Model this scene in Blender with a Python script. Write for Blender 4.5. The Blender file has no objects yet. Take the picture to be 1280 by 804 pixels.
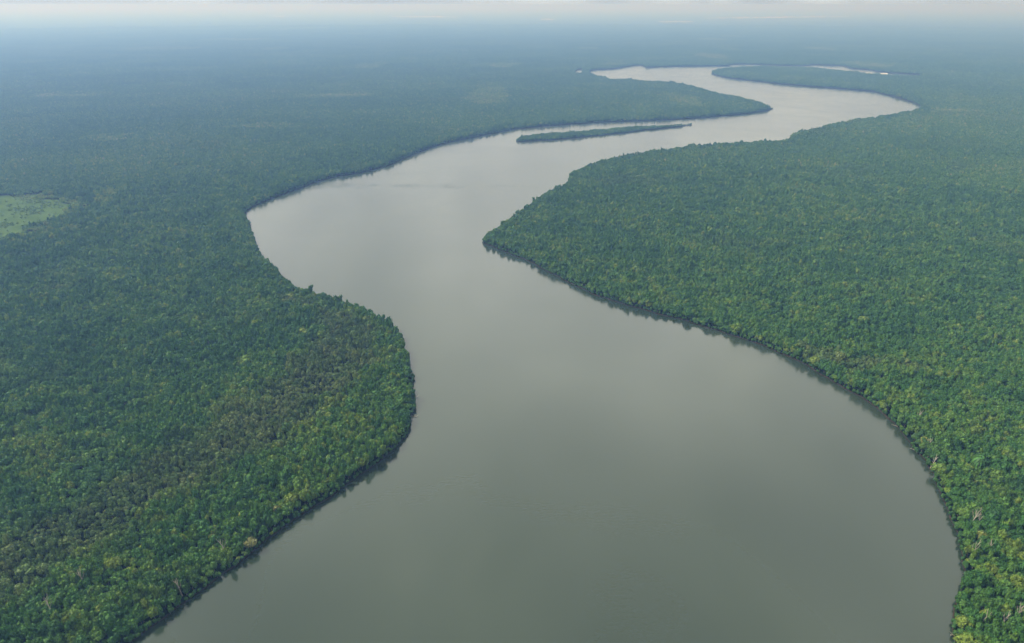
import bpy, math, random
import numpy as np
from mathutils import Vector, Matrix
from mathutils.geometry import delaunay_2d_cdt

R = math.radians
rng = np.random.default_rng(7)
random.seed(7)
scene = bpy.context.scene
COL = scene.collection

# ------------------------------------------------------------------ camera
H = 300.0                      # metres above the water
F_PX, CX, CY = 865.0, 640.0, 402.0
Y_INF = 6.0                    # picture row of the horizon
PITCH = math.atan((CY - Y_INF) / F_PX)
cp, sp = math.cos(PITCH), math.sin(PITCH)

cam_d = bpy.data.cameras.new('camera')
cam = bpy.data.objects.new('camera', cam_d)
COL.objects.link(cam)
cam.location = (0, 0, H)
cam.rotation_euler = (R(90) - PITCH, 0, 0)
cam_d.sensor_width = 36
cam_d.lens = F_PX / 1280 * 36
cam_d.clip_start = 1
cam_d.clip_end = 200000
scene.camera = cam


def ground_at(px, py, z=0.0):
    """the place on the level z that a traced shore point stands for"""
    u, v = (px - CX) / F_PX, (CY - py) / F_PX
    dx, dy, dz = u, cp + v * sp, -sp + v * cp
    t = (z - H) / dz
    return np.array([dx * t, dy * t])


def project(x, y, z):
    dep = y * cp - (z - H) * sp
    up = y * sp + (z - H) * cp
    dep = np.maximum(dep, 1e-3)
    return CX + F_PX * x / dep, CY - F_PX * up / dep, dep


# ------------------------------------------------------------------ noise
def vnoise(x, y, scale, seed):
    x = np.asarray(x) / scale + seed * 17.31
    y = np.asarray(y) / scale - seed * 9.77
    xi, yi = np.floor(x).astype(np.int64), np.floor(y).astype(np.int64)
    xf, yf = x - xi, y - yi
    xf, yf = xf * xf * (3 - 2 * xf), yf * yf * (3 - 2 * yf)

    def h(a, b):
        n = (a * 374761393 + b * 668265263 + seed * 1442695041) & 0xFFFFFFFF
        n = ((n ^ (n >> 13)) * 1274126177) & 0xFFFFFFFF
        return ((n ^ (n >> 16)) & 0xFFFFFF) / float(0xFFFFFF)
    return (h(xi, yi) * (1 - xf) * (1 - yf) + h(xi + 1, yi) * xf * (1 - yf)
            + h(xi, yi + 1) * (1 - xf) * yf + h(xi + 1, yi + 1) * xf * yf)


# ------------------------------------------------------------------ shores (traced, then laid out on the ground)
# (x, y, z): z = 0 where the waterline itself shows, about the height of the trees where their tops hide it
T = 8.0
LEFT = [(-60, 960, 0), (50, 880, 0), (170, 800, 0), (227, 757, 0), (296, 703, 0), (373, 648, 0), (435, 604, 0), (475, 576, 0), (503, 550, 0),
        (514, 522, 0), (517, 494, 3), (515, 465, T), (508, 432, T), (493, 408, T), (470, 391, T), (440, 377, T), (400, 364, T),
        (372, 355, T), (346, 337, T), (328, 318, T), (319, 300, 6), (313, 284, 3), (307, 266, 0), (330, 252, 0), (370, 237, 0),
        (410, 223, 0), (450, 216, 0), (478, 209, 0), (510, 196, 0), (550, 181, 0), (600, 170, 0), (650, 161, 0), (700, 156.5, 0),
        (760, 152.5, 0), (820, 150.5, 0), (880, 147, 0), (930, 142.5, 0), (958, 138.5, 0), (966, 136, 0), (964, 133, T), (952, 128, T), (930, 122.5, T),
        (905, 117.5, T), (888, 113.5, T), (860, 106, T), (840, 102.5, T), (800, 100.5, T), (780, 98.5, T), (765, 98.8, T),
        (752, 95.5, T), (741, 92.5, T), (735.5, 90.6, 3)]
FAR = [(738, 88.8, 0), (748, 87.2, 0), (765, 86.5, 0), (780, 84.2, 0), (792, 82.2, 0), (802, 82.0, 0), (808, 84.6, 0), (818, 84.2, 0),
       (845, 83.4, 0), (880, 82.8, 0), (911, 82.4, 0), (915, 80.8, 0), (935, 80.4, 0), (955, 81.2, 0), (985, 82.2, 0), (1006, 82.4, 0), (1018, 81.0, 0),
       (1040, 82.0, 0), (1056, 82.8, 0), (1066, 86.0, 0), (1085, 87.4, 0), (1100, 90.0, 0), (1125, 92.0, 0), (1150, 93.6, 0)]
RIGHT_BACK = [(1150, 95.5, T), (1118, 94.2, T), (1090, 92.4, T), (1075, 90.5, T), (1056, 88.8, T), (1040, 87.2, T), (1022, 85.0, T),
              (1000, 84.0, T), (960, 83.4, T), (930, 83.4, T), (908, 85.0, T), (893, 88.0, T)]
RIGHT = [(889, 90.5, 2), (893, 93.5, 0), (907, 97.0, 0), (935, 100.5, 0), (975, 105.0, 0), (1010, 108.0, 0), (1040, 110.3, 0),
         (1085, 114.0, 0), (1105, 118, 0), (1130, 124.5, 0), (1146, 130.0, 0), (1152, 134, 2), (1146, 137.0, T), (1125, 141.0, T), (1095, 145.5, T), (1070, 148.8, T),
         (1045, 153.5, T), (1020, 159.5, T), (998, 164.0, T), (990, 166.5, T), (988, 173, T), (970, 175.5, T), (920, 177.5, T),
         (870, 180.5, T), (830, 185.5, T), (795, 191, T), (760, 198.5, T), (735, 206, T), (716, 213, T), (711, 219, T), (710, 226.5, T), (690, 236, T),
         (665, 251, T), (645, 265, T), (622, 281, T), (607, 290, T), (602, 299, 5), (608, 306, 0), (632, 315, 0), (662, 328, 0),
         (700, 347, 0), (750, 371, 0), (800, 386, 0), (860, 402, 0), (920, 420, 0), (962, 435, 0), (1010, 457, 0), (1050, 481, 0),
         (1088, 504, 0), (1118, 529, 0), (1140, 553, 0), (1156, 580, 0), (1175, 614, 0), (1191, 648, 0), (1202, 676, 0), (1207, 700, 0),
         (1208, 735, 0), (1201, 758, 0), (1196, 790, 0), (1189, 830, 0), (1170, 880, 0), (1150, 960, 0)]
ISLAND = [(649, 177, 0), (700, 174.3, 0), (740, 170.5, 0), (775, 166.5, 0), (815, 162, 0), (850, 158.6, 0), (864, 155.4, 1),
          (848, 154.6, 7), (810, 156, 7), (770, 159, 7), (730, 162.6, 7), (690, 165, 7), (660, 168, 7), (650, 171.5, 4)]
POND = [(719, 93.5, 2), (721, 88, 0), (727, 86.5, 0), (728, 89, 0), (726, 93, 3)]


def smooth(chain, closed=False, step=14.0):
    P = np.array([ground_at(*c) for c in chain])
    n = len(P)
    out = []
    for i in range(n if closed else n - 1):
        if closed:
            p0, p1, p2, p3 = P[i - 1], P[i], P[(i + 1) % n], P[(i + 2) % n]
        else:
            p0, p1, p2, p3 = P[max(i - 1, 0)], P[i], P[i + 1], P[min(i + 2, n - 1)]
        m = max(2, int(np.linalg.norm(p2 - p1) / min(step, max(3.5, float(np.hypot(*p1)) / 110))))
        # centripetal-ish: limit tangents to the segment length
        L = np.linalg.norm(p2 - p1)
        t1, t2 = (p2 - p0) / 2, (p3 - p1) / 2
        for t in (t1, t2):
            l = np.linalg.norm(t)
            if l > L:
                t *= L / l
        for k in range(m):
            s = k / m
            out.append((2 * s**3 - 3 * s**2 + 1) * p1 + (s**3 - 2 * s**2 + s) * t1 + (-2 * s**3 + 3 * s**2) * p2 + (s**3 - s**2) * t2)
    if not closed:
        out.append(P[-1])
    out = np.array(out)
    out[:, 0] += (vnoise(out[:, 0], out[:, 1], 9, 3) - .5) * 3.2 + (vnoise(out[:, 0], out[:, 1], 31, 4) - .5) * 4.5
    out[:, 1] += (vnoise(out[:, 0], out[:, 1], 9, 5) - .5) * 3.2 + (vnoise(out[:, 0], out[:, 1], 31, 6) - .5) * 4.5
    return out


river = np.vstack([smooth(LEFT), smooth(FAR), smooth(RIGHT_BACK), smooth(RIGHT)])
island = smooth(ISLAND, True, 8)
pond = smooth(POND, True, 14)


def inside(poly, x, y):
    x, y = np.asarray(x, float), np.asarray(y, float)
    r = np.zeros(x.shape, bool)
    bb = (x > poly[:, 0].min()) & (x < poly[:, 0].max()) & (y > poly[:, 1].min()) & (y < poly[:, 1].max())
    idx = np.nonzero(bb)[0]
    xs, ys = x[idx], y[idx]
    c = np.zeros(len(idx), bool)
    a = poly
    b = np.roll(poly, -1, 0)
    for (x1, y1), (x2, y2) in zip(a, b):
        if y1 == y2:
            continue
        cond = (y1 > ys) != (y2 > ys)
        c ^= cond & (xs < (x2 - x1) * (ys - y1) / (y2 - y1) + x1)
    r[idx] = c
    return r


def on_water(x, y):
    return (inside(river, x, y) & ~inside(island, x, y)) | inside(pond, x, y)


SEG_A = np.vstack([river, island, pond])
SEG_B = np.vstack([np.roll(river, -1, 0), np.roll(island, -1, 0), np.roll(pond, -1, 0)])


def shore_dist(x, y, cut=80.0):
    x, y = np.asarray(x, float), np.asarray(y, float)
    d = np.full(x.shape, cut)
    cell = cut
    key = np.floor(x / cell).astype(np.int64) * 100003 + np.floor(y / cell).astype(np.int64)
    order = np.argsort(key, kind='stable')
    ks, first = np.unique(key[order], return_index=True)
    first = np.append(first, len(order))
    mid = (SEG_A + SEG_B) / 2
    hl = np.linalg.norm(SEG_B - SEG_A, axis=1) / 2
    for k in range(len(ks)):
        ids = order[first[k]:first[k + 1]]
        cxm, cym = x[ids].mean(), y[ids].mean()
        near = np.hypot(mid[:, 0] - cxm, mid[:, 1] - cym) < cut * 2.2 + hl
        if not near.any():
            continue
        A, B = SEG_A[near], SEG_B[near]
        px, py = x[ids][:, None], y[ids][:, None]
        ab = B - A
        t = ((px - A[:, 0]) * ab[:, 0] + (py - A[:, 1]) * ab[:, 1]) / np.maximum((ab**2).sum(1), 1e-9)
        t = np.clip(t, 0, 1)
        q = np.hypot(px - A[:, 0] - t * ab[:, 0], py - A[:, 1] - t * ab[:, 1]).min(1)
        d[ids] = np.minimum(q, cut)
    return d


# ------------------------------------------------------------------ materials
def new_mat(name):
    m = bpy.data.materials.new(name)
    m.use_nodes = True
    nt = m.node_tree
    nt.nodes.clear()
    return m, nt


def N(nt, kind, **kw):
    n = nt.nodes.new(kind)
    for k, v in kw.items():
        if k.startswith('i_'):
            n.inputs[k[2:].replace('_', ' ')].default_value = v
        else:
            setattr(n, k, v)
    return n


def ramp(nt, stops, interp='LINEAR'):
    r = nt.nodes.new('ShaderNodeValToRGB')
    r.color_ramp.interpolation = interp
    e = r.color_ramp.elements
    while len(e) < len(stops):
        e.new(0.5)
    for el, (p, c) in zip(e, stops):
        el.position = p
        el.color = (*c, 1)
    return r


LEAF_STOPS = [(0.0, (0.026, 0.088, 0.022)), (0.30, (0.041, 0.121, 0.023)), (0.55, (0.070, 0.156, 0.025)), (0.76, (0.112, 0.190, 0.027)),
              (0.88, (0.160, 0.208, 0.032)), (0.95, (0.180, 0.202, 0.046)), (1.0, (0.230, 0.232, 0.097))]


def leaf_material():
    m, nt = new_mat('leaf')
    L = nt.links.new
    tone = N(nt, 'ShaderNodeAttribute', attribute_type='INSTANCER', attribute_name='tone')
    dry = N(nt, 'ShaderNodeAttribute', attribute_type='INSTANCER', attribute_name='dry')
    tint = N(nt, 'ShaderNodeAttribute', attribute_type='GEOMETRY', attribute_name='tint')
    leafv = N(nt, 'ShaderNodeAttribute', attribute_type='GEOMETRY', attribute_name='leafv')
    add = N(nt, 'ShaderNodeMath', operation='ADD')
    L(tone.outputs['Fac'], add.inputs[0]); L(tint.outputs['Fac'], add.inputs[1])
    cl = N(nt, 'ShaderNodeMath', operation='ADD', use_clamp=True)
    L(add.outputs[0], cl.inputs[0]); cl.inputs[1].default_value = 0.0
    r = ramp(nt, LEAF_STOPS)
    L(cl.outputs[0], r.inputs[0])
    dr = ramp(nt, [(0, (0.053, 0.103, 0.030)), (0.5, (0.080, 0.130, 0.039)), (1, (0.122, 0.152, 0.056))])
    L(cl.outputs[0], dr.inputs[0])
    mx = N(nt, 'ShaderNodeMix', data_type='RGBA')
    L(dry.outputs['Fac'], mx.inputs[0]); L(r.outputs[0], mx.inputs[6]); L(dr.outputs[0], mx.inputs[7])
    # every leaf clump its own shade of the same green
    mr = N(nt, 'ShaderNodeMapRange')
    L(leafv.outputs['Fac'], mr.inputs[0]); mr.inputs[3].default_value = 0.58; mr.inputs[4].default_value = 1.42
    mu = N(nt, 'ShaderNodeVectorMath', operation='SCALE')
    L(mx.outputs[2], mu.inputs[0]); L(mr.outputs[0], mu.inputs['Scale'])
    p = N(nt, 'ShaderNodeBsdfPrincipled', i_Roughness=0.62)
    p.inputs['Specular IOR Level'].default_value = 0.25
    L(mu.outputs[0], p.inputs['Base Color'])
    tr = N(nt, 'ShaderNodeBsdfTranslucent')
    L(mu.outputs[0], tr.inputs[0])
    ms = N(nt, 'ShaderNodeMixShader'); ms.inputs[0].default_value = 0.22
    L(p.outputs[0], ms.inputs[1]); L(tr.outputs[0], ms.inputs[2])
    o = N(nt, 'ShaderNodeOutputMaterial')
    L(ms.outputs[0], o.inputs[0])
    return m


def bark_material(name, a, b, scale=3.0):
    m, nt = new_mat(name)
    L = nt.links.new
    tc = N(nt, 'ShaderNodeTexCoord')
    mp = N(nt, 'ShaderNodeMapping'); mp.inputs['Scale'].default_value = (1, 1, 0.2)
    L(tc.outputs['Object'], mp.inputs[0])
    n = N(nt, 'ShaderNodeTexNoise', i_Scale=scale, i_Detail=4.0)
    L(mp.outputs[0], n.inputs['Vector'])
    r = ramp(nt, [(0.3, a), (0.7, b)])
    L(n.outputs[0], r.inputs[0])
    p = N(nt, 'ShaderNodeBsdfPrincipled', i_Roughness=0.85)
    L(r.outputs[0], p.inputs['Base Color'])
    o = N(nt, 'ShaderNodeOutputMaterial')
    L(p.outputs[0], o.inputs[0])
    return m


LEAF = leaf_material()
BARK = bark_material('bark', (0.10, 0.085, 0.065), (0.26, 0.23, 0.18))
DEAD = bark_material('weathered_wood', (0.22, 0.19, 0.15), (0.40, 0.36, 0.30))
ROOT = bark_material('root_wood', (0.05, 0.035, 0.025), (0.13, 0.09, 0.06))


def ground_material():
    m, nt = new_mat('forest_floor')
    L = nt.links.new
    g = N(nt, 'ShaderNodeNewGeometry')
    sc = N(nt, 'ShaderNodeVectorMath', operation='SCALE'); sc.inputs['Scale'].default_value = 0.01
    L(g.outputs['Position'], sc.inputs[0])
    n1 = N(nt, 'ShaderNodeTexNoise', i_Scale=0.30, i_Detail=5.0)
    n2 = N(nt, 'ShaderNodeTexNoise', i_Scale=4.0, i_Detail=4.0)
    v = N(nt, 'ShaderNodeTexVoronoi', i_Scale=8.0)
    for n in (n1, n2, v):
        L(sc.outputs[0], n.inputs['Vector'])
    r1 = ramp(nt, [(0.35, (0.006, 0.015, 0.007)), (0.55, (0.008, 0.020, 0.008)), (0.72, (0.017, 0.028, 0.011))])
    L(n1.outputs[0], r1.inputs[0])
    r2 = ramp(nt, [(0.3, (0.6, 0.6, 0.6)), (0.7, (1.35, 1.35, 1.3))])
    L(n2.outputs[0], r2.inputs[0])
    mx = N(nt, 'ShaderNodeMix', data_type='RGBA', blend_type='MULTIPLY'); mx.inputs[0].default_value = 1
    L(r1.outputs[0], mx.inputs[6]); L(r2.outputs[0], mx.inputs[7])
    b = N(nt, 'ShaderNodeBump', i_Strength=0.8, i_Distance=4.0)
    L(v.outputs['Distance'], b.inputs['Height'])
    p = N(nt, 'ShaderNodeBsdfPrincipled', i_Roughness=0.95)
    p.inputs['Specular IOR Level'].default_value = 0.05
    L(mx.outputs[2], p.inputs['Base Color']); L(b.outputs[0], p.inputs['Normal'])
    o = N(nt, 'ShaderNodeOutputMaterial')
    L(p.outputs[0], o.inputs[0])
    return m


def mottled(name, a, b, scale, rough=0.9):
    m, nt = new_mat(name)
    L = nt.links.new
    g = N(nt, 'ShaderNodeNewGeometry')
    n = N(nt, 'ShaderNodeTexNoise', i_Scale=scale, i_Detail=5.0)
    L(g.outputs['Position'], n.inputs['Vector'])
    r = ramp(nt, [(0.32, a), (0.68, b)])
    L(n.outputs[0], r.inputs[0])
    p = N(nt, 'ShaderNodeBsdfPrincipled', i_Roughness=rough)
    p.inputs['Specular IOR Level'].default_value = 0.05
    L(r.outputs[0], p.inputs['Base Color'])
    o = N(nt, 'ShaderNodeOutputMaterial')
    L(p.outputs[0], o.inputs[0])
    return m


FLOOR = ground_material()
MUD = mottled('bank_mud', (0.014, 0.010, 0.008), (0.040, 0.027, 0.019), 0.35)
SAND = mottled('pale_sand', (0.40, 0.38, 0.35), (0.58, 0.56, 0.52), 0.02)
GRASS = mottled('meadow_grass', (0.026, 0.056, 0.008), (0.050, 0.086, 0.010), 0.045)


def water_material():
    m, nt = new_mat('river_water')
    L = nt.links.new
    g = N(nt, 'ShaderNodeNewGeometry')
    # silt drifting in long soft plumes
    mp = N(nt, 'ShaderNodeMapping'); mp.inputs['Scale'].default_value = (0.0042, 0.0019, 1); mp.inputs['Rotation'].default_value = (0, 0, R(-18))
    L(g.outputs['Position'], mp.inputs[0])
    n = N(nt, 'ShaderNodeTexNoise', i_Scale=1.0, i_Detail=3.0, i_Distortion=0.6)
    L(mp.outputs[0], n.inputs['Vector'])
    r = ramp(nt, [(0.32, (0.011, 0.021, 0.012)), (0.52, (0.019, 0.030, 0.018)), (0.70, (0.033, 0.043, 0.027))])
    L(n.outputs[0], r.inputs[0])
    # wind on the water: patches of rougher surface
    n2 = N(nt, 'ShaderNodeTexNoise', i_Scale=0.006, i_Detail=4.0, i_Distortion=1.2)
    L(g.outputs['Position'], n2.inputs['Vector'])
    mr = N(nt, 'ShaderNodeMapRange'); mr.inputs[1].default_value = 0.35; mr.inputs[2].default_value = 0.7
    mr.inputs[3].default_value = 0.13; mr.inputs[4].default_value = 0.21
    L(n2.outputs[0], mr.inputs[0])
    # one line of current ripples across the river below the island
    a, b = ground_at(395, 232), ground_at(705, 233)
    d = (b - a); ln = float(np.linalg.norm(d)); ux, uy = d / ln
    off = N(nt, 'ShaderNodeVectorMath', operation='SUBTRACT'); off.inputs[1].default_value = (a[0], a[1], 0)
    L(g.outputs['Position'], off.inputs[0])
    wob = N(nt, 'ShaderNodeTexNoise', i_Scale=0.012, i_Detail=3.0)
    L(g.outputs['Position'], wob.inputs['Vector'])
    across = N(nt, 'ShaderNodeVectorMath', operation='DOT_PRODUCT'); across.inputs[1].default_value = (-uy, ux, 0)
    L(off.outputs[0], across.inputs[0])
    w1 = N(nt, 'ShaderNodeMath', operation='MULTIPLY_ADD'); w1.inputs[1].default_value = 170.0; w1.inputs[2].default_value = -85.0
    L(wob.outputs[0], w1.inputs[0])
    sm = N(nt, 'ShaderNodeMath', operation='ADD')
    L(across.outputs['Value'], sm.inputs[0]); L(w1.outputs[0], sm.inputs[1])
    ab = N(nt, 'ShaderNodeMath', operation='ABSOLUTE'); L(sm.outputs[0], ab.inputs[0])
    band = N(nt, 'ShaderNodeMapRange'); band.inputs[1].default_value = 3.0; band.inputs[2].default_value = 26.0
    band.inputs[3].default_value = 1.0; band.inputs[4].default_value = 0.0
    L(ab.outputs[0], band.inputs[0])
    brk = N(nt, 'ShaderNodeTexNoise', i_Scale=0.028, i_Detail=5.0)
    L(g.outputs['Position'], brk.inputs['Vector'])
    bm = N(nt, 'ShaderNodeMapRange'); bm.inputs[1].default_value = 0.36; bm.inputs[2].default_value = 0.64
    L(brk.outputs[0], bm.inputs[0])
    bb = N(nt, 'ShaderNodeMath', operation='MULTIPLY'); L(band.outputs[0], bb.inputs[0]); L(bm.outputs[0], bb.inputs[1])
    # ripples
    mp2 = N(nt, 'ShaderNodeMapping'); mp2.inputs['Scale'].default_value = (0.55, 1.0, 1)
    L(g.outputs['Position'], mp2.inputs[0])
    n3 = N(nt, 'ShaderNodeTexNoise', i_Scale=0.5, i_Detail=3.0)
    L(mp2.outputs[0], n3.inputs['Vector'])
    st = N(nt, 'ShaderNodeMath', operation='MULTIPLY_ADD'); st.inputs[1].default_value = 1.5
    L(bb.outputs[0], st.inputs[0])
    wm = N(nt, 'ShaderNodeMapRange'); wm.inputs[1].default_value = 0.40; wm.inputs[2].default_value = 0.66
    wm.inputs[3].default_value = 0.02; wm.inputs[4].default_value = 0.16
    L(n2.outputs[0], wm.inputs[0]); L(wm.outputs[0], st.inputs[2])
    bp = N(nt, 'ShaderNodeBump', i_Distance=0.5)
    L(n3.outputs[0], bp.inputs['Height']); L(st.outputs[0], bp.inputs['Strength'])
    p = N(nt, 'ShaderNodeBsdfPrincipled', i_IOR=1.50)
    L(r.outputs[0], p.inputs['Base Color']); L(mr.outputs[0], p.inputs['Roughness']); L(bp.outputs[0], p.inputs['Normal'])
    o = N(nt, 'ShaderNodeOutputMaterial')
    L(p.outputs[0], o.inputs[0])
    return m


WATER = water_material()


# ------------------------------------------------------------------ mesh helpers
def link_mesh(name, verts, faces, mats, parent=None, mat_idx=None, smooth_=False, attrs=None, link=True):
    me = bpy.data.meshes.new(name)
    me.from_pydata([tuple(map(float, v)) for v in verts], [], [tuple(f) for f in faces])
    for m in mats:
        me.materials.append(m)
    if mat_idx is not None:
        me.polygons.foreach_set('material_index', np.asarray(mat_idx, np.int32))
    if smooth_:
        me.polygons.foreach_set('use_smooth', np.ones(len(me.polygons), bool))
    for k, v in (attrs or {}).items():
        a = me.attributes.new(k, 'FLOAT', 'FACE')
        a.data.foreach_set('value', np.asarray(v, np.float32))
    me.update()
    o = bpy.data.objects.new(name, me)
    if link:
        COL.objects.link(o)
    if parent:
        o.parent = parent
    return o


def structure(o):
    o['kind'] = 'structure'
    return o


# ------------------------------------------------------------------ ground, with the river cut out of it
GZ = 0.7
BIG = 80000.0
outer = np.array([(-BIG, -6000), (BIG, -6000), (BIG, BIG), (-BIG, BIG)])
verts2, edges2 = [], []
for poly in (outer, river, island, pond):
    s = len(verts2)
    verts2 += [Vector((float(a), float(b))) for a, b in poly]
    edges2 += [(s + i, s + (i + 1) % len(poly)) for i in range(len(poly))]
cv, ce, cf, *_ = delaunay_2d_cdt(verts2, edges2, [], 1, 1e-4)
cv = np.array([(v.x, v.y) for v in cv])
cf = np.array([f for f in cf])
cen = cv[cf].mean(1)
land = cf[~on_water(cen[:, 0], cen[:, 1])]
gv = [(x, y, GZ) for x, y in cv]
gf = [tuple(f) for f in land]
gm = [0] * len(gf)
# the bank: every land edge that borders the water slopes down under it
ecount = {}
for f in land:
    for i in range(3):
        a, b = int(f[i]), int(f[(i + 1) % 3])
        ecount[(a, b)] = ecount.get((a, b), 0) + 1
rim = [(a, b) for (a, b) in ecount if (b, a) not in ecount and max(abs(cv[a]).max(), abs(cv[b]).max()) < BIG - 1 and min(cv[a][1], cv[b][1]) > -5000]
nrm = {}
for a, b in rim:
    d = cv[b] - cv[a]
    n = np.array([d[1], -d[0]]) / (np.linalg.norm(d) + 1e-9)
    for k in (a, b):
        nrm[k] = nrm.get(k, np.zeros(2)) + n
low = {}
for k, n in nrm.items():
    n = n / (np.linalg.norm(n) + 1e-9)
    w = 0.3 + (1.6 if cv[k][0] > 30 else .25) * float(vnoise(cv[k][0], cv[k][1], 11, 8)) ** 2
    low[k] = len(gv)
    gv.append((cv[k][0] + n[0] * w, cv[k][1] + n[1] * w, -0.5))
for a, b in rim:
    gf.append((b, a, low[a], low[b]))
    gm.append(1)
structure(link_mesh('ground', gv, gf, [FLOOR, MUD], mat_idx=gm))
x0, x1, y0, y1 = river[:, 0].min() - 60, river[:, 0].max() + 60, -200.0, river[:, 1].max() + 120
structure(link_mesh('river', [(x0, y0, 0), (x1, y0, 0), (x1, y1, 0), (x0, y1, 0)], [(0, 1, 2, 3)], [WATER]))


def patch(name, pts, z, mat):
    P = [ground_at(a, b, z) for a, b in pts]
    return structure(link_mesh(name, [(p[0], p[1], z) for p in P], [tuple(range(len(P)))], [mat]))


# open ground seen between the trees
MEADOW = np.array([ground_at(a, b) for a, b in [(-60, 258), (0, 245), (40, 243), (84, 252), (98, 262), (80, 271), (56, 278), (46, 292), (12, 303), (-60, 303)]])
structure(link_mesh('meadow', [(p[0], p[1], GZ + .02) for p in MEADOW], [tuple(range(len(MEADOW)))], [GRASS]))
SANDS = []
for (ax, ay, bx_, by_, w, mat) in ((1072, 92.0, 1090, 92.0, 1.3, SAND), (1099, 92.4, 1110, 92.6, 1.2, SAND), (1162, 96.3, 1173, 96.6, 1.1, SAND), (1247, 93.4, 1271, 93.4, 1.0, SAND),
                                   (820, 27.4, 868, 27.0, .5, SAND), (880, 22.8, 1070, 20.6, .7, SAND), (486, 20.8, 576, 21.2, .6, SAND),
                                   (336, 20.2, 364, 20.4, .5, SAND), (674, 24.2, 694, 24.4, .6, SAND), (1060, 46.0, 1195, 45.0, .35, SAND)):
    k = 26
    up, dn = [], []
    sx, sy = ground_at(ax, ay)
    for i in range(k + 1):
        q = i / k
        px = ax + (bx_ - ax) * q
        py = ay + (by_ - ay) * q
        e = (math.sin(q * math.pi) ** .5) * w
        w1 = e * (.15 + 1.2 * float(vnoise(px * 9 / (bx_ - ax) * 3, 0, 1, 90 + int(ax) % 7)))
        w2 = e * (.15 + 1.2 * float(vnoise(px * 9 / (bx_ - ax) * 3, 5, 1, 95 + int(ax) % 7)))
        up.append(ground_at(px, py - w1)); dn.append(ground_at(px, py + w2))
    P = np.array(up + dn[::-1][1:-1])
    SANDS.append(P)
    structure(link_mesh('sandbank', [(p[0], p[1], GZ + .03) for p in P], [tuple(range(len(P)))], [mat]))


# ------------------------------------------------------------------ tree shapes
def ico():
    t = (1 + 5**.5) / 2
    v = np.array([(-1, t, 0), (1, t, 0), (-1, -t, 0), (1, -t, 0), (0, -1, t), (0, 1, t), (0, -1, -t), (0, 1, -t), (t, 0, -1), (t, 0, 1), (-t, 0, -1), (-t, 0, 1)], float)
    v /= np.linalg.norm(v[0])
    f = [(0, 11, 5), (0, 5, 1), (0, 1, 7), (0, 7, 10), (0, 10, 11), (1, 5, 9), (5, 11, 4), (11, 10, 2), (10, 7, 6), (7, 1, 8),
         (3, 9, 4), (3, 4, 2), (3, 2, 6), (3, 6, 8), (3, 8, 9), (4, 9, 5), (2, 4, 11), (6, 2, 10), (8, 6, 7), (9, 8, 1)]
    return v, f


ICO_V, ICO_F = ico()


class Mesh:
    def __init__(s):
        s.v, s.f, s.m, s.leafv, s.tint = [], [], [], [], []

    def add(s, v, f, mat=0, leafv=None, tint=0.0):
        b = len(s.v)
        s.v += [tuple(p) for p in v]
        s.f += [tuple(b + i for i in q) for q in f]
        s.m += [mat] * len(f)
        s.leafv += list(leafv) if leafv is not None else [0.5] * len(f)
        s.tint += [tint] * len(f)

    def blob(s, c, r, jit, leafv=None, tint=0.0):
        k = 1 + (rng.random(12) - .5) * jit
        v = ICO_V * k[:, None] * np.asarray(r) + np.asarray(c)
        s.add(v, ICO_F, 0, leafv if leafv is not None else rng.random(20), tint)

    def leaves(s, c, r, n, size, tint=0.0, up=-0.35):
        """n ragged leaf sprays on the upper skin of an ellipsoid"""
        d = rng.normal(size=(n * 2, 3))
        d /= np.linalg.norm(d, axis=1)[:, None]
        d = d[d[:, 2] > up][:n]
        for q in d:
            p = np.asarray(c) + q * np.asarray(r) * (0.88 + 0.2 * rng.random())
            nn = q / np.asarray(r) * min(r) + rng.normal(size=3) * 0.28
            nn /= np.linalg.norm(nn)
            t = np.cross(nn, rng.normal(size=3)); t /= np.linalg.norm(t) + 1e-9
            b = np.cross(nn, t)
            sz = size * (0.6 + 0.8 * rng.random())
            k = 5
            an = np.arange(k) / k * 6.283 + rng.random() * 6
            rr = sz * (0.55 + 0.6 * rng.random(k))
            v = [p + (t * math.cos(a) + b * math.sin(a) * 0.75) * q_ + nn * (rng.random() - .5) * sz * .5 for a, q_ in zip(an, rr)]
            s.add(v, [tuple(range(k))], 0, [rng.random()], tint)

    def tube(s, p0, p1, r0, r1, mat=1, n=5):
        p0, p1 = np.asarray(p0, float), np.asarray(p1, float)
        d = p1 - p0; d /= np.linalg.norm(d) + 1e-9
        a = np.cross(d, (0.3, 0.9, 0.1) if abs(d[2]) > .9 else (0, 0, 1)); a /= np.linalg.norm(a)
        b = np.cross(d, a)
        v = []
        for p, r in ((p0, r0), (p1, r1)):
            v += [p + (a * math.cos(k / n * 6.2832) + b * math.sin(k / n * 6.2832)) * r for k in range(n)]
        f = [(k, (k + 1) % n, n + (k + 1) % n, n + k) for k in range(n)] + [tuple(range(2 * n - 1, n - 1, -1))]
        s.add(v, f, mat)

    def build(s, name, mats, parent=None, link=True):
        return link_mesh(name, s.v, s.f, mats, parent, s.m if len(mats) > 1 else None, attrs={'leafv': s.leafv, 'tint': s.tint}, link=link)


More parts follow.
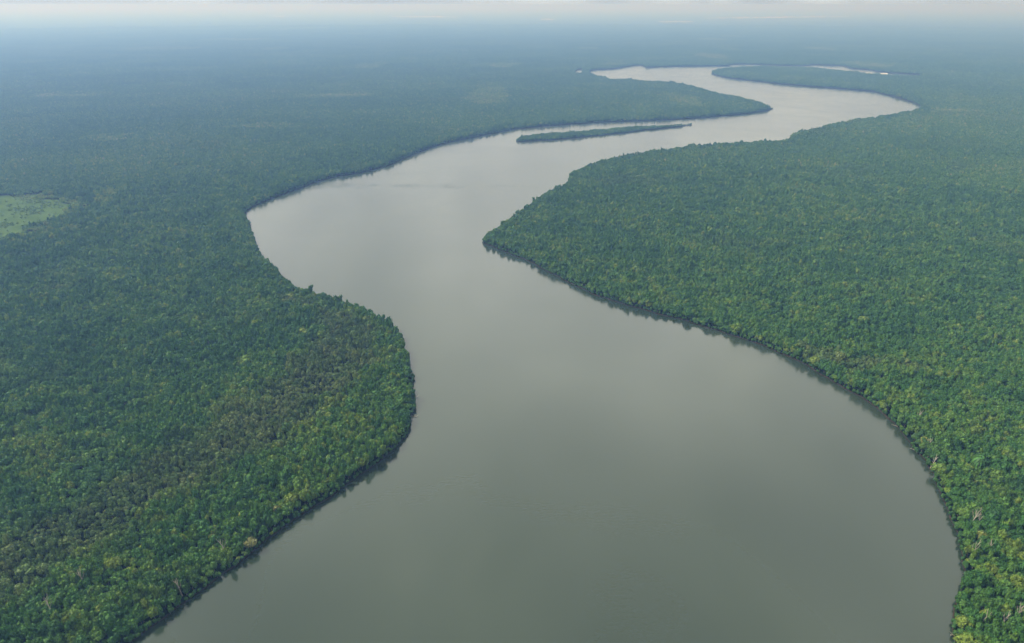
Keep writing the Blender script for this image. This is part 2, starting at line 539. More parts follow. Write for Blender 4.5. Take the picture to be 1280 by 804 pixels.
def crown(kind, detail=1.0):
    """a crown about 1 m in radius per unit, its top at z = 1 and its trunk at the origin"""
    m = Mesh()
    if kind == 'broad':
        k = rng.integers(6, 9)
        for i in range(k):
            a = i / k * 6.283 + rng.random()
            rad = 0.56 * (0.55 + 0.6 * rng.random()) if i else 0.0
            r = 0.40 + 0.17 * rng.random()
            c = (math.cos(a) * rad, math.sin(a) * rad, 0.60 + 0.16 * rng.random() - rad * .22)
            rr = (r, r, r * 0.46)
            m.blob(c, np.array(rr) * .86, .35)
            m.leaves(c, rr, int(34 * detail), 0.125)
        m.blob((0, 0, .46), (.66, .66, .22), .3)
    elif kind == 'tall':
        for i in range(6):
            a = rng.random() * 6.283
            rad = .26 * rng.random()
            r = .36 + .14 * rng.random()
            c = (math.cos(a) * rad, math.sin(a) * rad, .36 + i * .11)
            rr = (r, r, r * .5)
            m.blob(c, np.array(rr) * .86, .35)
            m.leaves(c, rr, int(30 * detail), .12)
    elif kind == 'loose':
        for i in range(10):
            a = rng.random() * 6.283
            rad = .72 * rng.random()**.6
            r = .20 + .14 * rng.random()
            c = (math.cos(a) * rad, math.sin(a) * rad, .58 + .3 * rng.random() - rad * .2)
            rr = (r, r, r * .55)
            m.blob(c, np.array(rr) * .7, .4)
            m.leaves(c, rr, int(22 * detail), .11, up=-.7)
    elif kind == 'shrub':
        for i in range(5):
            a = rng.random() * 6.283
            rad = .5 * rng.random()
            r = .35 + .2 * rng.random()
            c = (math.cos(a) * rad, math.sin(a) * rad, .35 + .25 * rng.random())
            rr = (r, r, r * .75)
            m.blob(c, np.array(rr) * .86, .35)
            m.leaves(c, rr, int(26 * detail), .12, up=-.8)
    elif kind == 'palm':
        for i in range(15):
            a = i / 15 * 6.283 + rng.random() * .3
            e = .15 + .75 * rng.random()
            pts = []
            for q in (0, .35, .7, 1.0):
                z = .86 + e * q * .34 - q * q * .5
                pts.append((math.cos(a) * q * .9, math.sin(a) * q * .9, z))
            for j in range(3):
                w0, w1 = (.05, .13, .11, .01)[j], (.05, .13, .11, .01)[j + 1]
                sx, sy = -math.sin(a), math.cos(a)
                p, q_ = pts[j], pts[j + 1]
                m.add([(p[0] + sx * w0, p[1] + sy * w0, p[2] - .02), (p[0] - sx * w0, p[1] - sy * w0, p[2] - .02),
                       (q_[0] - sx * w1, q_[1] - sy * w1, q_[2] - .02), (q_[0] + sx * w1, q_[1] + sy * w1, q_[2] - .02)], [(0, 1, 2, 3)], 0, [rng.random()])
        m.blob((0, 0, .84), (.12, .12, .1), .3)
    return m


def trunk(kind):
    m = Mesh()
    top = .8 if kind == 'palm' else .5
    lean = (rng.random(2) - .5) * .16
    m.tube((0, 0, -.06), (lean[0] * .5, lean[1] * .5, top * .5), .055, .042, 0)
    m.tube((lean[0] * .5, lean[1] * .5, top * .5), (lean[0], lean[1], top), .042, .03, 0)
    if kind != 'palm' and kind != 'shrub':
        for i in range(4):
            a = rng.random() * 6.283
            m.tube((lean[0] * .7, lean[1] * .7, .34 + .04 * i), (math.cos(a) * .36, math.sin(a) * .36, .56 + .05 * rng.random()), .026, .012, 0, 4)
        for i in range(5):                                     # stilt roots
            a = i * 1.257 + rng.random()
            m.tube((0, 0, .13), (math.cos(a) * .14, math.sin(a) * .14, -.06), .018, .012, 0, 3)
    return m


KINDS = ['broad', 'broad', 'broad', 'broad', 'tall', 'tall', 'loose', 'loose', 'shrub', 'shrub', 'palm']
V_BROAD, V_TALL, V_LOOSE, V_SHRUB, V_PALM = [0, 1, 2, 3], [4, 5], [6, 7], [8, 9], [10]
canopy = bpy.data.collections.new('canopy_shapes')             # sources of the forest's instances, not in the scene
CROWNS, TRUNKS = [], []
for i, k in enumerate(KINDS):
    c, t = crown(k), trunk(k)
    CROWNS.append(c); TRUNKS.append(t)
    j = Mesh()
    j.add(c.v, c.f, 0, c.leafv)
    j.add(t.v, t.f, 1)
    canopy.objects.link(j.build('canopy_shape_%02d' % i, [LEAF, BARK], link=False))

# patches of canopy for the distance: some two hundred small crowns each
TILE_R = 31.0
V_TILE = []
LOWS = [crown(k, .5) for k in ('broad', 'broad', 'broad', 'tall', 'loose')]
for q in range(5):
    m = Mesh()
    s = 4.3
    for ix in range(-8, 9):
        for iy in range(-9, 10):
            x = (ix + (iy % 2) * .5) * s + rng.normal() * 1.1
            y = iy * s * .87 + rng.normal() * 1.1
            d = math.hypot(x, y)
            if d > TILE_R + rng.normal() * 2.5:
                continue
            ct = float(vnoise(x, y, 13, 40 + q)) - .5
            h = 8.4 + rng.normal() * 1.0 + 5.5 * (float(vnoise(x, y, 17, 50 + q)) - .5)
            r = 2.6 + rng.random() * 1.1
            if rng.random() < .03:
                h += 2.5
            tn = ct * .5 + rng.normal() * .15 + (.2 if rng.random() < .05 else 0)
            kd = LOWS[int(rng.integers(0, len(LOWS)))]
            an = rng.random() * 6.283
            ca, sa = math.cos(an), math.sin(an)
            v = np.array(kd.v)
            v = np.stack([(v[:, 0] * ca - v[:, 1] * sa) * r + x, (v[:, 0] * sa + v[:, 1] * ca) * r + y, v[:, 2] * h], 1)
            m.add(v, kd.f, 0, kd.leafv, tn)
    V_TILE.append(len(KINDS) + q)
    canopy.objects.link(m.build('canopy_shape_%02d' % (len(KINDS) + q), [LEAF], link=False))


# ------------------------------------------------------------------ where the trees stand
def in_view(x, y, z, mx, my_top, my_bot):
    px, py, dep = project(x, y, z)
    return (dep > 5) & (px > -mx) & (px < 1280 + mx) & (py > -my_top) & (py < 804 + my_bot)


def hexgrid(xa, xb, ya, yb, s, jit):
    nx, ny = int((xb - xa) / s), int((yb - ya) / (s * .866))
    ix, iy = np.meshgrid(np.arange(nx), np.arange(ny))
    x = xa + (ix + (iy % 2) * .5) * s
    y = ya + iy * s * .866
    x = x + rng.normal(size=x.shape) * jit
    y = y + rng.normal(size=y.shape) * jit
    return x.ravel(), y.ravel()


BAND = np.array([ground_at(a, b, 6) for a, b in [(-60, 735), (40, 655), (150, 592), (240, 540), (320, 492), (385, 440), (410, 405), (380, 380), (352, 372), (372, 362), (415, 385), (452, 400),
                 (470, 425), (455, 462), (410, 505), (360, 545), (290, 590), (200, 632), (110, 690), (10, 745), (-60, 790)]])
BAND_R = np.array([ground_at(a, b, 6) for a, b in [(985, 425), (1040, 438), (1110, 450), (1170, 448), (1150, 462), (1080, 466), (1020, 452)]])


def dryness(x, y):
    """0 to 1: the strips of low brownish growth behind the river bends"""
    w = (vnoise(x, y, 22, 60) - .5) * 26
    w2 = (vnoise(x, y, 22, 61) - .5) * 26
    d = np.zeros(np.shape(x))
    for dx, dy in ((0, 0), (7, 0), (-7, 0), (0, 9), (0, -9)):
        d += inside(BAND, x + w + dx, y + w2 + dy) * .2
    d *= 0.66 + .34 * vnoise(x, y, 11, 62)
    d = np.maximum(d, inside(BAND_R, x + w, y + w2) * .7)
    n = vnoise(x, y, 120, 63) * .6 + vnoise(x, y, 40, 64) * .4
    d = np.maximum(d, np.clip((n - .66) * 2.2, 0, .3))
    return d


def meadowness(x, y):
    w = (vnoise(x, y, 30, 70) - .5) * 50
    return inside(MEADOW, x + w, y + w * .6)


def on_sand(x, y):
    r = np.zeros(np.shape(x), bool)
    for P in SANDS:
        c = P.mean(0)
        r |= inside(c + (P - c) * 1.15, x, y)
    return r


A_FAR = 1450.0
# every tree by itself: all of them out to 1.4 km, and those near a shore out to 5 km
x, y = hexgrid(-1500, 1500, 130, A_FAR + 40, 3.85, 0.8)
ok = in_view(x, y, 6, 130, 50, 150) & (np.hypot(x, y) < A_FAR)
x, y = x[ok], y[ok]
bx, by = [], []
mids = (SEG_A + SEG_B) / 2
lens = np.linalg.norm(SEG_B - SEG_A, axis=1)
far_m = np.hypot(mids[:, 0], mids[:, 1]) > A_FAR - 60
for (mx_, my_), l in zip(mids[far_m], lens[far_m]):
    k = int((l + 8) * 120 / 17 * .9)
    bx.append(mx_ + (rng.random(k) - .5) * (l + 110)); by.append(my_ + (rng.random(k) - .5) * (l + 110))
bx, by = np.concatenate(bx), np.concatenate(by)
# thin them to one per cell
cell = np.round(bx / 3.9).astype(np.int64) * 1000003 + np.round(by / 3.9).astype(np.int64)
_, keep = np.unique(cell, return_index=True)
bx, by = bx[keep], by[keep]
ok = (np.hypot(bx, by) >= A_FAR) & in_view(bx, by, 6, 130, 50, 0)
bx, by = bx[ok], by[ok]
sd = shore_dist(bx, by)
ok = sd < 48
x, y = np.concatenate([x, bx[ok]]), np.concatenate([y, by[ok]])
ok = ~on_water(x, y)
x, y = x[ok], y[ok]
sd = shore_dist(x, y)
dry = dryness(x, y)
ok = sd > 0.3 + 1.4 * rng.random(len(x)) * vnoise(x, y, 15, 80)
ok &= ~on_sand(x, y)
md = meadowness(x, y)
ok &= ~md | (rng.random(len(x)) < .05 + .9 * np.clip(vnoise(x, y, 22, 72) * 2.6 - 1.4, 0, 1))
x, y, sd, dry, md = x[ok], y[ok], sd[ok], dry[ok], md[ok]
n = len(x)
dist = np.hypot(x, y)
big = vnoise(x, y, 17, 20) * .7 + vnoise(x, y, 45, 24) * .3                                      # canopy swells
clump = vnoise(x, y, 12, 21) * .65 + vnoise(x, y, 60, 22) * .35
tone = 0.37 + (clump - .5) * .80 + rng.normal(size=n) * .14
tone += np.clip((260 - np.maximum(0, dist - 400)) / 260, 0, 1) * .12          # yellower growth nearest the drone
tone += np.where(rng.random(n) < .06, .10 + .26 * rng.random(n), 0)
tone = np.minimum(tone, .90 + .06 * rng.random(n))
tone += np.clip((x - 150) / 250, 0, 1) * np.clip((900 - dist) / 500, 0, 1) * .10
hgt = 8.6 + (big - .5) * 7.5 + rng.normal(size=n) * 1.15
rad = 2.35 + rng.random(n) * .9 + (big - .5) * .7
bigt = rng.random(n) < .09
rad[bigt] += .5 + 1.3 * rng.random(bigt.sum()); hgt[bigt] += 1.4
giant = rng.random(n) < .018
rad[giant] += 1.5; hgt[giant] += 2.6
hgt -= dry * 2.6
rad -= dry * .55
tone += dry * (rng.random(n) * .35 - .05)
edge = sd < 6
hgt[edge] *= np.where(x[edge] < 30, 1.0, (.62 + .08 * sd[edge]) ** .6)
variant = rng.choice(V_BROAD, n)
u = rng.random(n)
variant = np.where(u < .16, rng.choice(V_TALL, n), variant)
variant = np.where((u > .16) & (u < .16 + .10 + dry * .25), rng.choice(V_LOOSE, n), variant)
tall = (variant == 4) | (variant == 5)
hgt[tall] += .8; rad[tall] *= 1.12
emergent = rng.random(n) < np.where(sd < 10, 0, np.where(sd < 30, .012, .006))
variant = np.where(emergent, V_PALM[0], variant)
hgt[emergent] += 3.2
shr = (edge & (sd < 2.2) & (rng.random(n) < .6)) | md
variant = np.where(shr, rng.choice(V_SHRUB, n), variant)
hgt[shr] = 2.8 + 2.2 * rng.random(shr.sum()); rad[shr] = 1.9 + .8 * rng.random(shr.sum())
tone[md] = .52 + .2 * rng.random(md.sum())
hgt[md] *= .6
rim_ = np.zeros(n, bool)
for dx, dy in ((9, 0), (-9, 0), (0, 16), (0, -16), (0, -8), (0, 8)):
    rim_ |= meadowness(x + dx, y + dy)
rim_ &= ~md
hgt[rim_] *= .45
rad[rim_] *= .8
tone[rim_] += .18
ring = np.zeros(n, bool)
for dx, dy in ((25, 0), (-25, 0), (0, 30), (0, -30)):
    ring |= meadowness(x + dx, y + dy)
tone[ring & ~md] += .25 * (vnoise(x, y, 45, 71)[ring & ~md] > .42)
for (a_, b_, r_) in ((45, 291, 30), (66, 264, 22), (88, 287, 14), (140, 240, 26), (128, 250, 18), (222, 290, 12), (150, 345, 20), (30, 246, 26)):
    c_ = ground_at(a_, b_, 6)
    q_ = np.hypot(x - c_[0], (y - c_[1]) * .75) / r_ + (vnoise(x, y, 9, 73) - .5) * .9
    tone += .52 * np.clip((1 - q_) * 2.5, 0, 1) * (rng.random(n) * .6 + .5)
tone = np.clip(tone, .02, .83)
dry = np.clip(dry, 0, 1)
isl = inside(island, x, y)
hgt[isl] *= .68
rad[isl] *= .85
hgt = np.maximum(hgt, 2.0)
rot = rng.random(n) * 6.283
# low growth hanging over the waterline
cxs, cys = [], []
for (ax, ay), (bx_, by_) in zip(SEG_A, SEG_B):
    l = math.hypot(bx_ - ax, by_ - ay)
    d0 = math.hypot(ax, ay)
    if d0 > 2800 or l < .01:
        continue
    k = max(1, int(l / (1.5 if d0 < 900 else 2.2)))
    q = rng.random(k)
    nx_, ny_ = (by_ - ay) / l, -(bx_ - ax) / l
    o_ = rng.normal(size=k) * .5
    cxs.append(ax + (bx_ - ax) * q + nx_ * o_); cys.append(ay + (by_ - ay) * q + ny_ * o_)
fx, fy = np.concatenate(cxs), np.concatenate(cys)
ok = in_view(fx, fy, 2, 130, 50, 150)
ok &= (fx < 20) | (vnoise(fx, fy, 14, 81) < .84)
fx, fy = fx[ok], fy[ok]
fn = len(fx)
x, y = np.concatenate([x, fx]), np.concatenate([y, fy])
sd = np.concatenate([sd, np.zeros(fn)]); dry = np.concatenate([dry, rng.random(fn) * .2])
tone = np.concatenate([tone, np.clip(.25 + rng.normal(size=fn) * .14, .02, .9)])
hgt = np.concatenate([hgt, 2.0 + 2.6 * rng.random(fn)]); rad = np.concatenate([rad, 1.1 + 1.0 * rng.random(fn)])
variant = np.concatenate([variant, rng.choice(V_SHRUB, fn)]); rot = np.concatenate([rot, rng.random(fn) * 6.283])
n = len(x)

# canopy patches further off
tx, ty = hexgrid(-11000, 11000, 1200, 13000, 43.0, 6.0)
td = np.hypot(tx, ty)
fade = np.clip((12800 - td) / 6000, 0, 1)
ok = (td > A_FAR - 8) & (rng.random(len(tx)) < fade) & in_view(tx, ty, 6, 70, 30, 0)
tx, ty, td = tx[ok], ty[ok], td[ok]
ok = ~on_water(tx, ty)
tx, ty, td = tx[ok], ty[ok], td[ok]
ok = (shore_dist(tx, ty) > 31) & ~on_sand(tx, ty) & ~meadowness(tx, ty)
tx, ty, td = tx[ok], ty[ok], td[ok]
tn = len(tx)
ttone = .41 + (vnoise(tx, ty, 260, 30) - .5) * .25 + (vnoise(tx, ty, 90, 31) - .5) * .18 + rng.normal(size=tn) * .03
clear = vnoise(tx, ty * .45, 330, 33) > .86
ttone[clear] += .28
for (a_, b_, rx_, ry_) in ((140, 172, 70, 60), (1190, 139, 80, 50), (1040, 206, 110, 26), (330, 158, 120, 40), (225, 248, 40, 40), (420, 120, 160, 60), (1000, 260, 60, 30), (80, 120, 150, 60)):
    c_ = ground_at(a_, b_, 6)
    ttone += .34 * np.clip(2 * (1 - np.hypot((tx - c_[0]) / rx_, (ty - c_[1]) / ry_)), 0, 1)
tdry = dryness(tx, ty)


# ------------------------------------------------------------------ the nearest trees, each a thing of its own
pxs, pys, dep = project(x, y, GZ + hgt * .8)
vis = (pxs > 4) & (pxs < 1276) & (pys > 8) & (pys < 798) & (variant != V_PALM[0])
score = np.where(vis, rad / dep, 0)
special = []                                                    # pale or yellow crowns that stand out


def nearest_to(px, py):
    d = np.hypot(pxs - px, pys - py) + np.where((variant <= 3) & vis, 0, 1e6)
    for s_ in special:
        d[s_[0]] = 1e9
    return int(np.argmin(d))


SPECIAL = [(262, 664, .93, 1.25, 'broad yellow-tan crown above green neighbours, in from the dark left bank'),
           (305, 646, .90, 1.2, 'tall yellowish crown near the left bank, right of the broad tan crown'),
           (345, 638, .97, 1.1, 'small tan-grey crown near the edge of the dark left bank'),
           (312, 682, .99, 1.3, 'palest sandy-grey crown on the left bank, close above the dark waterside row'),
           (90, 716, .84, 1.2, 'bright yellow-green rounded crown beside bare grey stems on the left side'),
           (1160, 548, .92, 1.1, 'yellow crown standing right at the waterline of the right bank'),
           (1222, 672, .93, 1.15, 'tan-yellow crown among pale dead trunks on the right bank'),
           (1232, 770, .88, 1.3, 'big yellow-olive crown low on the right bank')]
for (a, b, t_, sc_, lab) in SPECIAL:
    i = nearest_to(a, b)
    tone[i] = t_; dry[i] = .15; rad[i] = max(rad[i], 2.8) * sc_; hgt[i] += 1.5
    special.append((i, lab))
taken = [i for i, _ in special]
score[taken] = 0
order_ = np.argsort(-score)[:300 - len(special)]


def tone_word(t, d):
    if d > .45:
        return 'brownish'
    return 'deep green' if t < .36 else 'mid green' if t < .58 else 'light green' if t < .76 else 'yellow-green' if t < .9 else 'tan'


def place_tree(i, label, group):
    v = int(variant[i])
    r = bpy.data.objects.new('forest_tree', None)
    COL.objects.link(r)
    r.location = (x[i], y[i], GZ)
    r.rotation_euler = (0, 0, rot[i])
    r.scale = (rad[i], rad[i], hgt[i])
    r['label'] = label
    r['category'] = 'tree'
    if group:
        r['group'] = group
    for name, src in (('crown', PROTO[v][0]), ('trunk', PROTO[v][1])):
        c = src.copy()
        COL.objects.link(c)
        c.name = name
        c.parent = r
        if name == 'crown':
            c['tone'] = float(tone[i]); c['dry'] = float(dry[i])
    return r


PROTO = []
for c, t in zip(CROWNS, TRUNKS):
    PROTO.append((c.build('crown', [LEAF], link=False), t.build('trunk', [BARK], link=False)))
for i, lab in special:
    place_tree(i, lab, None)
used = {}
todo = []
for i in order_:
    side = 'left' if x[i] < 0 else 'right'
    s_ = sd[i]
    where = ('in the front row at the water of the %s bank' if s_ < 5 else 'just behind the waterside row of the %s bank' if s_ < 11
             else 'a few trees in from the %s bank' if s_ < 24 else 'deep in the forest of the %s bank') % side
    size = 'low bushy' if variant[i] in V_SHRUB else 'tall narrow' if variant[i] in V_TALL else 'loose open' if variant[i] in V_LOOSE else 'broad' if rad[i] > 3.25 else 'rounded'
    lab = '%s %s crown %s' % (size, tone_word(tone[i], dry[i]), where)
    used[lab] = used.get(lab, 0) + 1
    todo.append((i, lab, side))
for i, lab, side in todo:
    place_tree(i, lab, 'trees nearest the camera: ' + lab if used[lab] > 1 else 'trees nearest the camera on the %s bank' % side)

rest = np.ones(n, bool)
rest[order_] = False
rest[taken] = False


# ------------------------------------------------------------------ dead trees and driftwood, each a thing
def dead_tree(px, py, h, lean, nb, label):
    p = ground_at(px, py, GZ)
    r = bpy.data.objects.new('dead_tree', None)
    COL.objects.link(r)
    r.location = (p[0], p[1], GZ)
    h *= 1.18
    r['label'] = label; r['category'] = 'dead tree'; r['group'] = 'bleached dead trees along the banks'
    m = Mesh()
    a = rng.random() * 6.283
    pts = [np.array((math.cos(a) * lean * h * q * q, math.sin(a) * lean * h * q * q, h * q)) + np.append(rng.normal(size=2) * .08 * h * .3 * (q > 0), 0) for q in (0, .3, .6, .85, 1)]
    rr = [.36, .30, .24, .17, .08]
    for j in range(4):
        m.tube(pts[j], pts[j + 1], rr[j], rr[j + 1], 0, 6)
    m.build('trunk', [DEAD], r)
    for j in range(nb):
        b = Mesh()
        q = .45 + .5 * j / nb
        base = np.array([np.interp(q, (0, .3, .6, .85, 1), [p_[k] for p_ in pts]) for k in range(3)])
        an = j * 2.4 + rng.random()
        ln = h * (.22 + .2 * rng.random()) * (1.2 - q * .6)
        mid_ = base + np.array((math.cos(an) * ln * .3, math.sin(an) * ln * .3, ln * .65))
        end = mid_ + np.array((math.cos(an + .5) * ln * .18, math.sin(an + .5) * ln * .18, ln * .75))
        b.tube(base, mid_, .17, .12, 0, 5)
        b.tube(mid_, end, .12, .05, 0, 4)
        b.tube(mid_, mid_ + np.array((math.cos(an - .7) * ln * .25, math.sin(an - .7) * ln * .25, ln * .4)), .08, .025, 0, 4)
        b.build('branch', [DEAD], r)
    return r


DEADS = [(1145, 531, 10.5, .12, 6, 'pale forked dead tree behind the front row, highest of those on the right bank'),
         (1157, 563, 9.5, .25, 5, 'bleached dead tree leaning by the waterline beside yellow foliage'),
         (1163, 585, 8.0, .3, 4, 'short bleached snag low on the right bank below the yellow foliage'),
         (1213, 660, 11.5, .1, 6, 'tall upright white dead tree, left one of a pair standing close together'),
         (1222, 663, 10.5, .16, 5, 'slightly shorter white dead tree, right one of a pair standing close together'),
         (1212, 700, 11.5, .12, 6, 'white forked dead tree near the water, below the upright pair'),
         (1235, 697, 10.8, .1, 5, 'grey dead tree further from the water, right of the white forked one'),
         (1268, 778, 10.8, .2, 6, 'large pale dead tree spreading its branches at the right edge'),
         (1224, 788, 10.5, .08, 4, 'thin upright pale snag nearest the lower right bank'),
         (1252, 786, 10.0, .12, 4, 'thin pale snag between the upright snag and the large spreading dead tree'),
         (106, 735, 11.5, .15, 7, 'grey dead tree with many upright bare stems on the left side'),
         (66, 770, 11.0, .1, 6, 'grey dead tree below and left of the many-stemmed one'),
         (228, 745, 9.8, .2, 6, 'whitish dead crown just behind the dark waterside row of the left bank'),
         (282, 694, 10.4, .15, 5, 'pinkish-grey dead tree a few trees in from the left bank')]
for d in DEADS:
    dead_tree(*d)


def log(px, py, ang, ln, rise, r0, label):
    p = ground_at(px, py, 0)
    r = bpy.data.objects.new('fallen_log', None)
    COL.objects.link(r)
    r.location = (p[0], p[1], .35); r.rotation_euler = (0, 0, ang)
    r['label'] = label; r['category'] = 'log'; r['group'] = 'fallen wood lying into the river'
    m = Mesh()
    pts = [(-ln * .4, 0, rise * .5), (-ln * .1, .12, .1), (ln * .25, -.1, .05), (ln * .6, .15, -.1 + rise)]
    for j in range(3):
        m.tube(pts[j], pts[j + 1], r0 * (1 - j * .2), r0 * (.8 - j * .2), 0, 7)
    m.build('trunk', [DEAD], r)
    for j, (q, s_) in enumerate(((.2, 1), (.35, -1), (.5, 1))):
        b = Mesh()
        b.tube((ln * q, 0, .05 + rise * q), (ln * (q + .2), s_ * ln * .2, .5 + rise), r0 * .4, r0 * .15, 0, 4)
        b.build('branch', [DEAD], r)


log(1198, 795, math.pi * .97, 7.0, .2, .34, 'pale fallen log jutting from the lower right bank into the water')
log(516, 497, .1, 8.0, .9, .22, 'grey fallen tree reaching over water from the left bank bulge, upper of two')
log(515, 521, -.05, 8.0, .5, .2, 'grey fallen tree reaching over water from the left bank bulge, lower of two')
log(1143, 563, 2.4, 5.5, .2, .2, 'pale driftwood trunk lying against the right bank beside yellow foliage')
log(1120, 533, 2.5, 5.0, .1, .18, 'short driftwood trunk on the brown mud of the right bank')
log(1209, 718, 2.9, 4.5, .1, .18, 'small broken trunk lying on the mud edge below the dead trees')

# ------------------------------------------------------------------ the forest beyond them: too many trees to count
PX = np.concatenate([x[rest], tx]); PY = np.concatenate([y[rest], ty])
k1, k2 = int(rest.sum()), tn
me = bpy.data.meshes.new('forest')
me.vertices.add(k1 + k2)
co = np.zeros((k1 + k2, 3), np.float32)
co[:, 0], co[:, 1], co[:, 2] = PX, PY, GZ
me.vertices.foreach_set('co', co.ravel())


def pattr(name, typ, val, field='value'):
    a = me.attributes.new(name, typ, 'POINT')
    a.data.foreach_set(field, np.ascontiguousarray(val).ravel())


pattr('tone', 'FLOAT', np.concatenate([tone[rest], np.clip(ttone, .05, .9)]).astype(np.float32))
pattr('dry', 'FLOAT', np.concatenate([dry[rest], tdry]).astype(np.float32))
pattr('variant', 'INT', np.concatenate([variant[rest], rng.choice(V_TILE, tn)]).astype(np.int32))
rv = np.zeros((k1 + k2, 3), np.float32)
rv[:, 2] = np.concatenate([rot[rest], rng.random(tn) * 6.283])
rv[:k1, 0] = rng.normal(size=k1) * .06
rv[:k1, 1] = rng.normal(size=k1) * .06
pattr('turn', 'FLOAT_VECTOR', rv, 'vector')
sv = np.ones((k1 + k2, 3), np.float32)
sv[:k1, 0] = sv[:k1, 1] = rad[rest]
sv[:k1, 2] = hgt[rest]
sv[k1:, 2] = .92 + .2 * rng.random(tn)
pattr('size', 'FLOAT_VECTOR', sv, 'vector')
forest = bpy.data.objects.new('forest', me)
COL.objects.link(forest)
forest['kind'] = 'stuff'
forest['label'] = 'unbroken dark green rainforest canopy on both banks of the river'
forest['category'] = 'forest'

ng = bpy.data.node_groups.new('forest_scatter', 'GeometryNodeTree')
ng.interface.new_socket('Geometry', in_out='INPUT', socket_type='NodeSocketGeometry')
ng.interface.new_socket('Geometry', in_out='OUTPUT', socket_type='NodeSocketGeometry')
gi, go = ng.nodes.new('NodeGroupInput'), ng.nodes.new('NodeGroupOutput')
ci = ng.nodes.new('GeometryNodeCollectionInfo')
ci.inputs['Collection'].default_value = canopy
ci.inputs['Separate Children'].default_value = True
ci.inputs['Reset Children'].default_value = True
iop = ng.nodes.new('GeometryNodeInstanceOnPoints')
iop.inputs['Pick Instance'].default_value = True


def named(name, typ):
    a = ng.nodes.new('GeometryNodeInputNamedAttribute')
    a.data_type = typ
    a.inputs['Name'].default_value = name
    return [o for o in a.outputs if o.enabled and o.name == 'Attribute'][0]


GL = ng.links.new
GL(gi.outputs[0], iop.inputs['Points'])
GL(ci.outputs[0], iop.inputs['Instance'])
GL(named('variant', 'INT'), iop.inputs['Instance Index'])
GL(named('turn', 'FLOAT_VECTOR'), iop.inputs['Rotation'])
GL(named('size', 'FLOAT_VECTOR'), iop.inputs['Scale'])
GL(iop.outputs[0], go.inputs[0])
md_ = forest.modifiers.new('scatter', 'NODES')
md_.node_group = ng
print('TREES', k1, 'PATCHES', k2)

# ------------------------------------------------------------------ haze
hz, nt = new_mat('haze_air')
pv = nt.nodes.new('ShaderNodeVolumePrincipled')
pv.inputs['Color'].default_value = (0.140, 0.257, 0.530, 1)
pv.inputs['Absorption Color'].default_value = (0.80, 0.65, 0.22, 1)
pv.inputs['Density'].default_value = 3.4e-4
pv.inputs['Anisotropy'].default_value = 0.35
o_ = nt.nodes.new('ShaderNodeOutputMaterial')
nt.links.new(pv.outputs[0], o_.inputs['Volume'])
HB = 82000.0
ht = H + 12.0
hv = [(sx * HB, yy, zz) for zz in (-1.5, ht) for (sx, yy) in ((-1, -6500), (1, -6500), (1, HB), (-1, HB))]
hf = [(3, 2, 1, 0), (4, 5, 6, 7), (0, 1, 5, 4), (1, 2, 6, 5), (2, 3, 7, 6), (3, 0, 4, 7)]
haze = link_mesh('haze', hv, hf, [hz])
haze['kind'] = 'stuff'
haze['label'] = 'thin blue haze that thickens towards the horizon'

# ------------------------------------------------------------------ sky and sun
SUN_EL, SUN_AZ = R(46), R(-86)             # azimuth from +Y, negative to the left
wd = bpy.data.worlds.new('World')
scene.world = wd
wd.use_nodes = True
nt = wd.node_tree
nt.nodes.clear()
L = nt.links.new
sky = N(nt, 'ShaderNodeTexSky', sky_type='NISHITA', sun_disc=False, sun_elevation=SUN_EL, sun_rotation=SUN_AZ, altitude=0.0,
        air_density=1.0, dust_density=1.5, ozone_density=1.0)
tc = N(nt, 'ShaderNodeTexCoord')
mp = N(nt, 'ShaderNodeMapping'); mp.inputs['Scale'].default_value = (1.0, 1.0, 2.2)
L(tc.outputs['Generated'], mp.inputs[0])
cn = N(nt, 'ShaderNodeTexNoise', i_Scale=2.4, i_Detail=5.0, i_Distortion=0.4)
L(mp.outputs[0], cn.inputs['Vector'])
cm = N(nt, 'ShaderNodeMapRange'); cm.inputs[1].default_value = 0.3; cm.inputs[2].default_value = 0.72
cm.inputs[3].default_value = 0.86; cm.inputs[4].default_value = 1.0
L(cn.outputs[0], cm.inputs[0])
mx = N(nt, 'ShaderNodeMix', data_type='RGBA')
L(cm.outputs[0], mx.inputs[0]); L(sky.outputs[0], mx.inputs[6])
# thin high cloud, brightest well above the horizon
sep = N(nt, 'ShaderNodeSeparateXYZ')
L(tc.outputs['Generated'], sep.inputs[0])
er = ramp(nt, [(0.0, (.39, .41, .45)), (0.05, (.40, .42, .50)), (0.16, (.66, .68, .77)), (0.36, (1.24, 1.25, 1.33)), (0.55, (1.47, 1.48, 1.46)), (0.78, (1.04, 1.09, 1.03)), (1.0, (1.0, 1.0, 1.0))])
L(sep.outputs['Z'], er.inputs[0])
lump = N(nt, 'ShaderNodeTexNoise', i_Scale=4.6, i_Detail=4.0, i_Distortion=0.8)
L(tc.outputs['Generated'], lump.inputs['Vector'])
lm = N(nt, 'ShaderNodeMapRange'); lm.inputs[1].default_value = 0.33; lm.inputs[2].default_value = 0.67
lm.inputs[3].default_value = 0.76; lm.inputs[4].default_value = 1.26
L(lump.outputs[0], lm.inputs[0])
ev = N(nt, 'ShaderNodeVectorMath', operation='SCALE')
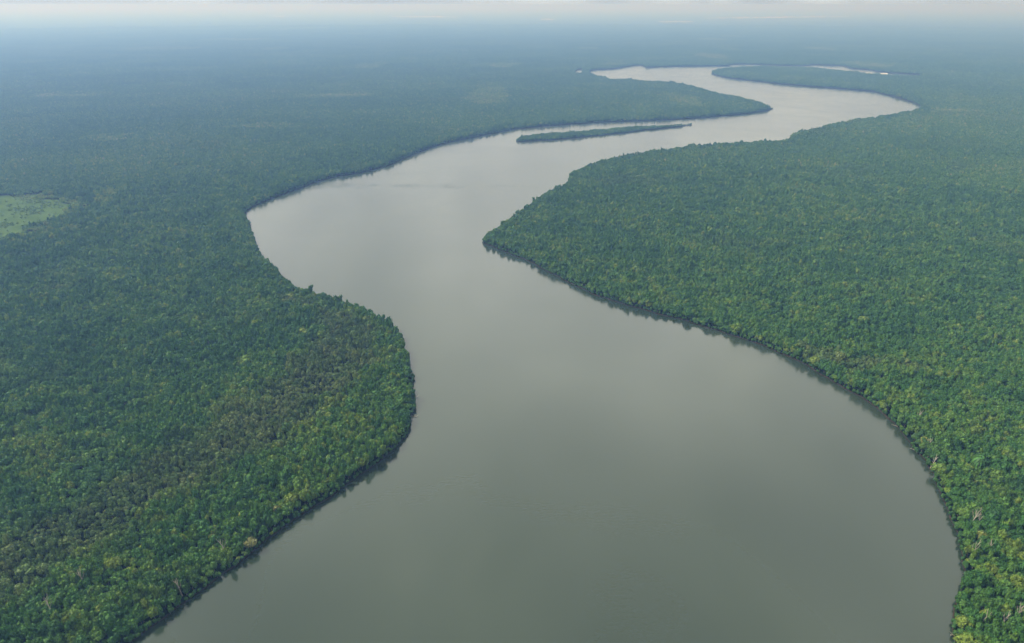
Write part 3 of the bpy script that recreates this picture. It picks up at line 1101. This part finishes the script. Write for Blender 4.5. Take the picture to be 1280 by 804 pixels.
L(er.outputs[0], ev.inputs[0]); L(lm.outputs[0], ev.inputs['Scale'])
ahead = N(nt, 'ShaderNodeMapRange'); ahead.inputs[1].default_value = -0.6; ahead.inputs[2].default_value = 0.8     # unseen cloud shaped bright upriver to lift the water, dim behind to cut fill
ahead.inputs[3].default_value = 0.45; ahead.inputs[4].default_value = 1.2
L(sep.outputs['Y'], ahead.inputs[0])
ev2 = N(nt, 'ShaderNodeVectorMath', operation='SCALE')
L(ev.outputs[0], ev2.inputs[0]); L(ahead.outputs[0], ev2.inputs['Scale'])
veil = N(nt, 'ShaderNodeVectorMath', operation='MULTIPLY'); veil.inputs[1].default_value = (10.2, 10.5, 10.1)
L(ev2.outputs[0], veil.inputs[0])
L(veil.outputs[0], mx.inputs[7])
bg = N(nt, 'ShaderNodeBackground', i_Strength=0.10)
L(mx.outputs[2], bg.inputs[0])
L(bg.outputs[0], N(nt, 'ShaderNodeOutputWorld').inputs[0])

sd_ = bpy.data.lights.new('sun', 'SUN')
sun = bpy.data.objects.new('sun', sd_)
COL.objects.link(sun)
sd_.energy = 5.0
sd_.angle = R(1.5)
sd_.color = (1.0, 0.945, 0.87)
dirv = Vector((math.sin(SUN_AZ) * math.cos(SUN_EL), math.cos(SUN_AZ) * math.cos(SUN_EL), math.sin(SUN_EL)))
sun.rotation_euler = (-dirv).to_track_quat('-Z', 'Y').to_euler()
sun.location = (-200, 60, 400)

# ------------------------------------------------------------------ render
vs = scene.view_settings
vs.view_transform = 'Standard'
vs.look = 'None'
vs.exposure = 0.42
vs.gamma = 1.0
vs.use_curve_mapping = False
cy = scene.cycles
cy.max_bounces = 4
cy.diffuse_bounces = 2
cy.glossy_bounces = 2
cy.transmission_bounces = 2
cy.volume_bounces = 0
cy.caustics_reflective = False
cy.use_denoising = True
cy.denoising_prefilter = 'ACCURATE'
cy.use_adaptive_sampling = False
cy.denoiser = 'OPENIMAGEDENOISE'
cy.denoising_input_passes = 'RGB_ALBEDO_NORMAL'
